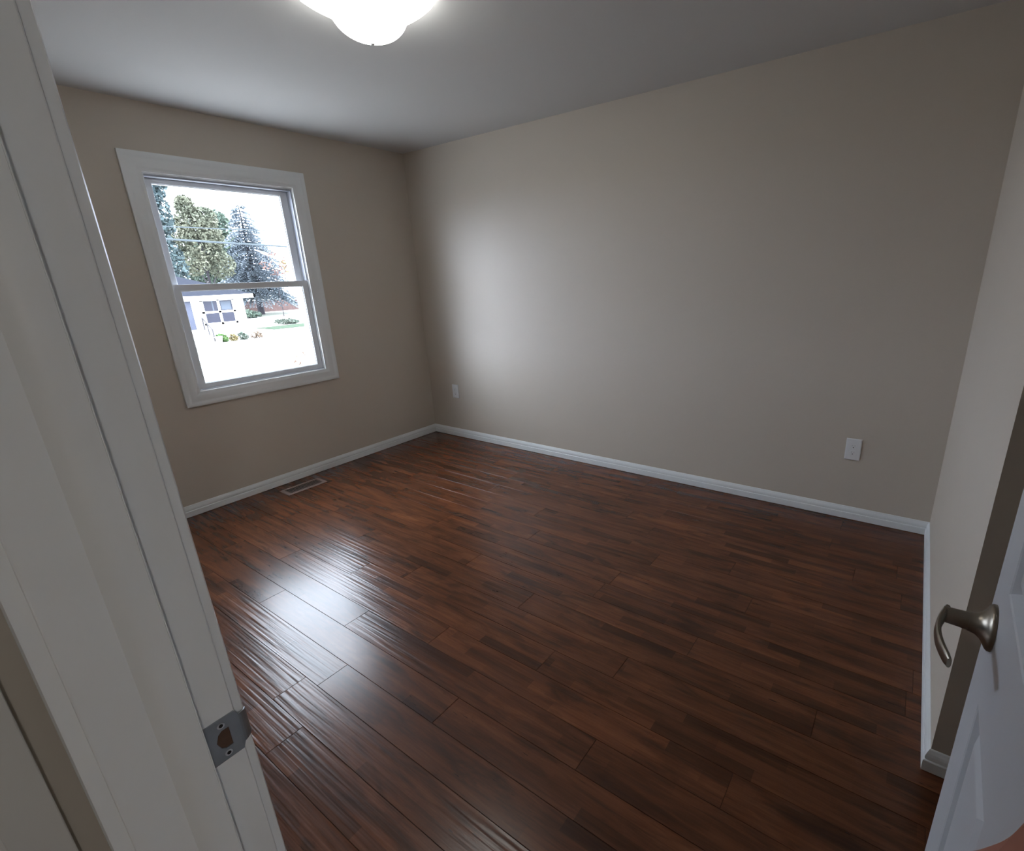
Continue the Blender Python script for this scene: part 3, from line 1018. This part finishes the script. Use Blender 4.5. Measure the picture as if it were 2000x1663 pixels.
pt_ = MB().lathe([(0.13, 0), (0.21, 0.42), (0.24, 0.44), (0.24, 0.50), (0.19, 0.50), (0.18, 0.40), (0.001, 0.40)], lambda a, b, h: Vector((-35.5 + a, 11.72 + b, GZ + 0.03 + h)), 16)
tag(obj('planter_pot', pt_, M['pot'], sm=True), 'white planter pot at the foot of the house steps', 'pot')

def shrub(name, x, y, r, h, mat, n, label, seed, size=0.09, group=None):
    mb = quads(MB(), random.Random(seed), n, in_blobs([(x, y, GZ + h * 0.5, r, r, h * 0.5), (x + r * .3, y + r * .5, GZ + h * 0.38, r * .7, r * .7, h * 0.38)]), size)
    mb.tube([(x, y, GZ), (x, y, GZ + h * 0.6)], [0.03, 0.01], 5)
    o = obj(name, mb, M[mat], recalc=False)
    tag(o, label, 'shrub', group)
    return o
shrub('green_shrub', -36.9, 12.42, 0.33, 0.62, 'leaf_bright', 420, 'bright green shrub against the house beside the white pot', 21, 0.10)
shrub('flowering_shrub', -36.9, 13.16, 0.26, 0.52, 'leaf_gold', 260, 'yellow flowering shrub between the green and grey shrubs at the house', 22)
shrub('grey_shrub', -36.9, 13.82, 0.30, 0.55, 'leaf_grey', 300, 'grey-green shrub under the right side of the house window', 23)
shrub('dry_shrub', -36.9, 14.75, 0.40, 0.55, 'leaf_brown', 150, 'dry brown shrub at the right corner of the white house', 24)
shrub('low_hedge', -47.6, 22.4, 1.0, 0.55, 'leaf_grey', 700, 'low grey-green hedge along the back of the right lawn', 25, 0.13)
shrub('corner_bush', -63.0, 25.4, 1.5, 1.0, 'leaf_green', 700, 'rounded green bush beside the brown fence, left of the spruce trunk', 26, 0.16)
lw = MB().box(-46.2, -42.6, 18.9, 24.2, GZ + 0.0, GZ + 0.03)
tag(obj('lawn', lw, M['lawn']), 'green strip of lawn right of the white house', 'lawn', kind='stuff')
lw2 = MB().box(-35.15, -29.4, 4.0, 15.4, GZ, GZ + 0.03)
tag(obj('front_lawn', lw2, M['drylawn']), 'pale front lawn between the house shrubs and the kerb', 'lawn', kind='stuff')
lw3 = MB().box(-71.5, -61.0, 27.4, 36.5, GZ, GZ + 0.03)
tag(obj('back_lawn', lw3, M['drylawn']), 'pale grass under the spruce in front of the fence', 'lawn', kind='stuff')
struct(obj('kerb', MB().box(-29.0, -28.6, 2, 18, GZ, GZ + 0.12), M['concrete']))

fc = MB()
y = 26.0
fr_ = random.Random(3)
while y < 38.6:
    fc.box(-74.25, -74.19, y, y + 0.17, GZ, GZ + 1.62 + fr_.uniform(-0.03, 0.03))
    y += 0.185
fc.box(-74.32, -74.25, 26, 38.6, GZ + 0.4, GZ + 0.5).box(-74.32, -74.25, 26, 38.6, GZ + 1.2, GZ + 1.3)
tag(obj('board_fence', fc, M['fence']), 'reddish brown board fence behind the spruce trunk', 'fence')

# white garage at the right edge of the view
gar = empty('garage', (-57, 34, GZ))
tag(gar, 'plain white garage at the right edge of the window view', 'building')
obj('walls', MB().box(-60, -54, 30.6, 38, GZ, 1.2), M['fascia'], gar)
obj('roof', MB().box(-60.2, -53.8, 30.4, 38.2, 1.2, 1.36), M['fascia'], gar)

# overhead cables along the street
def cable(name, pts, r, label, xw=-13.0):
    P = []
    (y0, z0), (y1, z1), (y2, z2) = pts
    for i in range(61):
        y = -30 + 70 * i / 60
        # parabola through three points
        z = z0 * (y - y1) * (y - y2) / ((y0 - y1) * (y0 - y2)) + z1 * (y - y0) * (y - y2) / ((y1 - y0) * (y1 - y2)) + z2 * (y - y0) * (y - y1) / ((y2 - y0) * (y2 - y1))
        P.append((xw, y, z))
    tag(obj(name, MB().tube(P, r, 6), M['wire'], sm=True), label, 'cable')
cable('overhead_cable', [(-30, 4.6), (4.3, 3.02), (40, 4.9)], 0.014, 'thin upper overhead cable crossing the upper window pane', -13.3)
cable('overhead_cable', [(-30, 5.0), (4.3, 2.605), (40, 2.2)], 0.028, 'thick lower overhead cable crossing the upper window pane')

tw = MB()
tw.tube([(-3.0, 0.30, GZ), (-3.0, 0.32, -0.8), (-3.0, 0.30, 0.40)], [0.02, 0.010, 0.003], 6)
tw.tube([(-3.0, 0.31, -0.2), (-3.02, 0.38, 0.52)], [0.005, 0.002], 5)
quads(tw, random.Random(9), 26, lambda r: (-3.0 + r.uniform(-.06, .06), 0.33 + r.uniform(-.09, .10), 0.40 + r.uniform(-.10, .14)), 0.022)
tag(obj('garden_shrub', tw, M['leaf_brown'], recalc=False), 'thin shrub tip with dry leaves just below the window', 'shrub')

# ---------------------------------------------------------------- forearm of the person holding the door
def arm():
    # door frame: local (along, out, up) -> world
    ux = Vector((math.cos(TH), math.sin(TH), 0))
    nx = Vector((-math.sin(TH), math.cos(TH), 0))
    o0 = Vector(door.location)
    W = lambda a, n_, z: o0 + ux * a + nx * n_ + Vector((0, 0, z))
    V, E, Rr = [], [], []
    def add(p, r, par=None):
        V.append(p)
        Rr.append(r)
        if par is not None:
            E.append((par, len(V) - 1))
        return len(V) - 1
    wr = add(W(0.308, 0.046, 0.869), (0.024, 0.021))
    f1 = add(W(0.233, 0.036, 0.974), (0.030, 0.029), wr)
    f2 = add(W(0.158, 0.035, 1.070), (0.034, 0.033), f1)
    fm = add(W(0.099, 0.036, 1.151), (0.036, 0.035), f2)
    f3 = add(W(0.051, 0.039, 1.233), (0.039, 0.037), fm)
    f4 = add(W(-0.050, 0.046, 1.305), (0.043, 0.040), f3)
    add(W(-0.110, 0.050, 1.338), (0.044, 0.042), f4)
    pa = add(W(0.332, 0.037, 0.832), (0.026, 0.022), wr)
    pb = add(W(0.352, 0.033, 0.800), (0.029, 0.030), pa)
    pc = add(W(0.368, 0.031, 0.775), (0.026, 0.031), pb)
    # fingers: each its own chain rooted inside the palm, spread on the door face
    R0 = []
    for (dx, dz), ln, off in zip([(0.78, -0.62), (0.63, -0.78), (0.48, -0.88), (0.30, -0.95)], [0.074, 0.084, 0.077, 0.062], [0.027, 0.009, -0.009, -0.026]):
        bx, bz = 0.368 + off * 0.84, 0.775 + off * 0.54
        a = add(W(bx - dx * 0.012, 0.026, bz + 0.010), (0.0105, 0.0100))
        R0.append(a)
        b = add(W(bx + dx * 0.022, 0.027, bz + dz * 0.022), (0.0100, 0.0094), a)
        c = add(W(bx + dx * (0.022 + ln * .5), 0.025, bz + dz * (0.022 + ln * .5)), (0.0090, 0.0086), b)
        add(W(bx + dx * (0.022 + ln), 0.0085, bz + dz * (0.022 + ln)), (0.0076, 0.0072), c)
    t0 = add(W(0.350, 0.030, 0.800), (0.0125, 0.0115))
    R0.append(t0)
    t1 = add(W(0.385, 0.026, 0.797), (0.0105, 0.0098), t0)
    t2 = add(W(0.408, 0.018, 0.783), (0.0098, 0.0090), t1)
    add(W(0.428, 0.0090, 0.766), (0.0082, 0.0076), t2)
    me = bpy.data.meshes.new('person')
    org = W(0.311, 0.045, 0.876)
    me.from_pydata([tuple(v - org) for v in V], E, [])
    o = bpy.data.objects.new('person', me)
    COL.objects.link(o)
    o.location = org
    sk = o.modifiers.new('skin', 'SKIN')
    for i, sv in enumerate(me.skin_vertices[0].data):
        sv.radius = Rr[i]
        sv.use_root = (i == 0 or i in R0)
    sub = o.modifiers.new('sub', 'SUBSURF')
    sub.levels = 2
    sub.render_levels = 2
    me.materials.append(M['skin'])
    slv = MB().tube([W(-0.055, 0.047, 1.317), W(-0.060, 0.048, 1.320), W(-0.100, 0.050, 1.335), W(-0.150, 0.052, 1.358), W(-0.165, 0.053, 1.365)], [0.043, 0.050, 0.051, 0.052, 0.046], 20)
    obj('shirt_sleeve', slv, M['sleeve'], o, sm=True)
    tag(o, 'bare forearm and hand of a person holding the white door open', 'person')
arm()
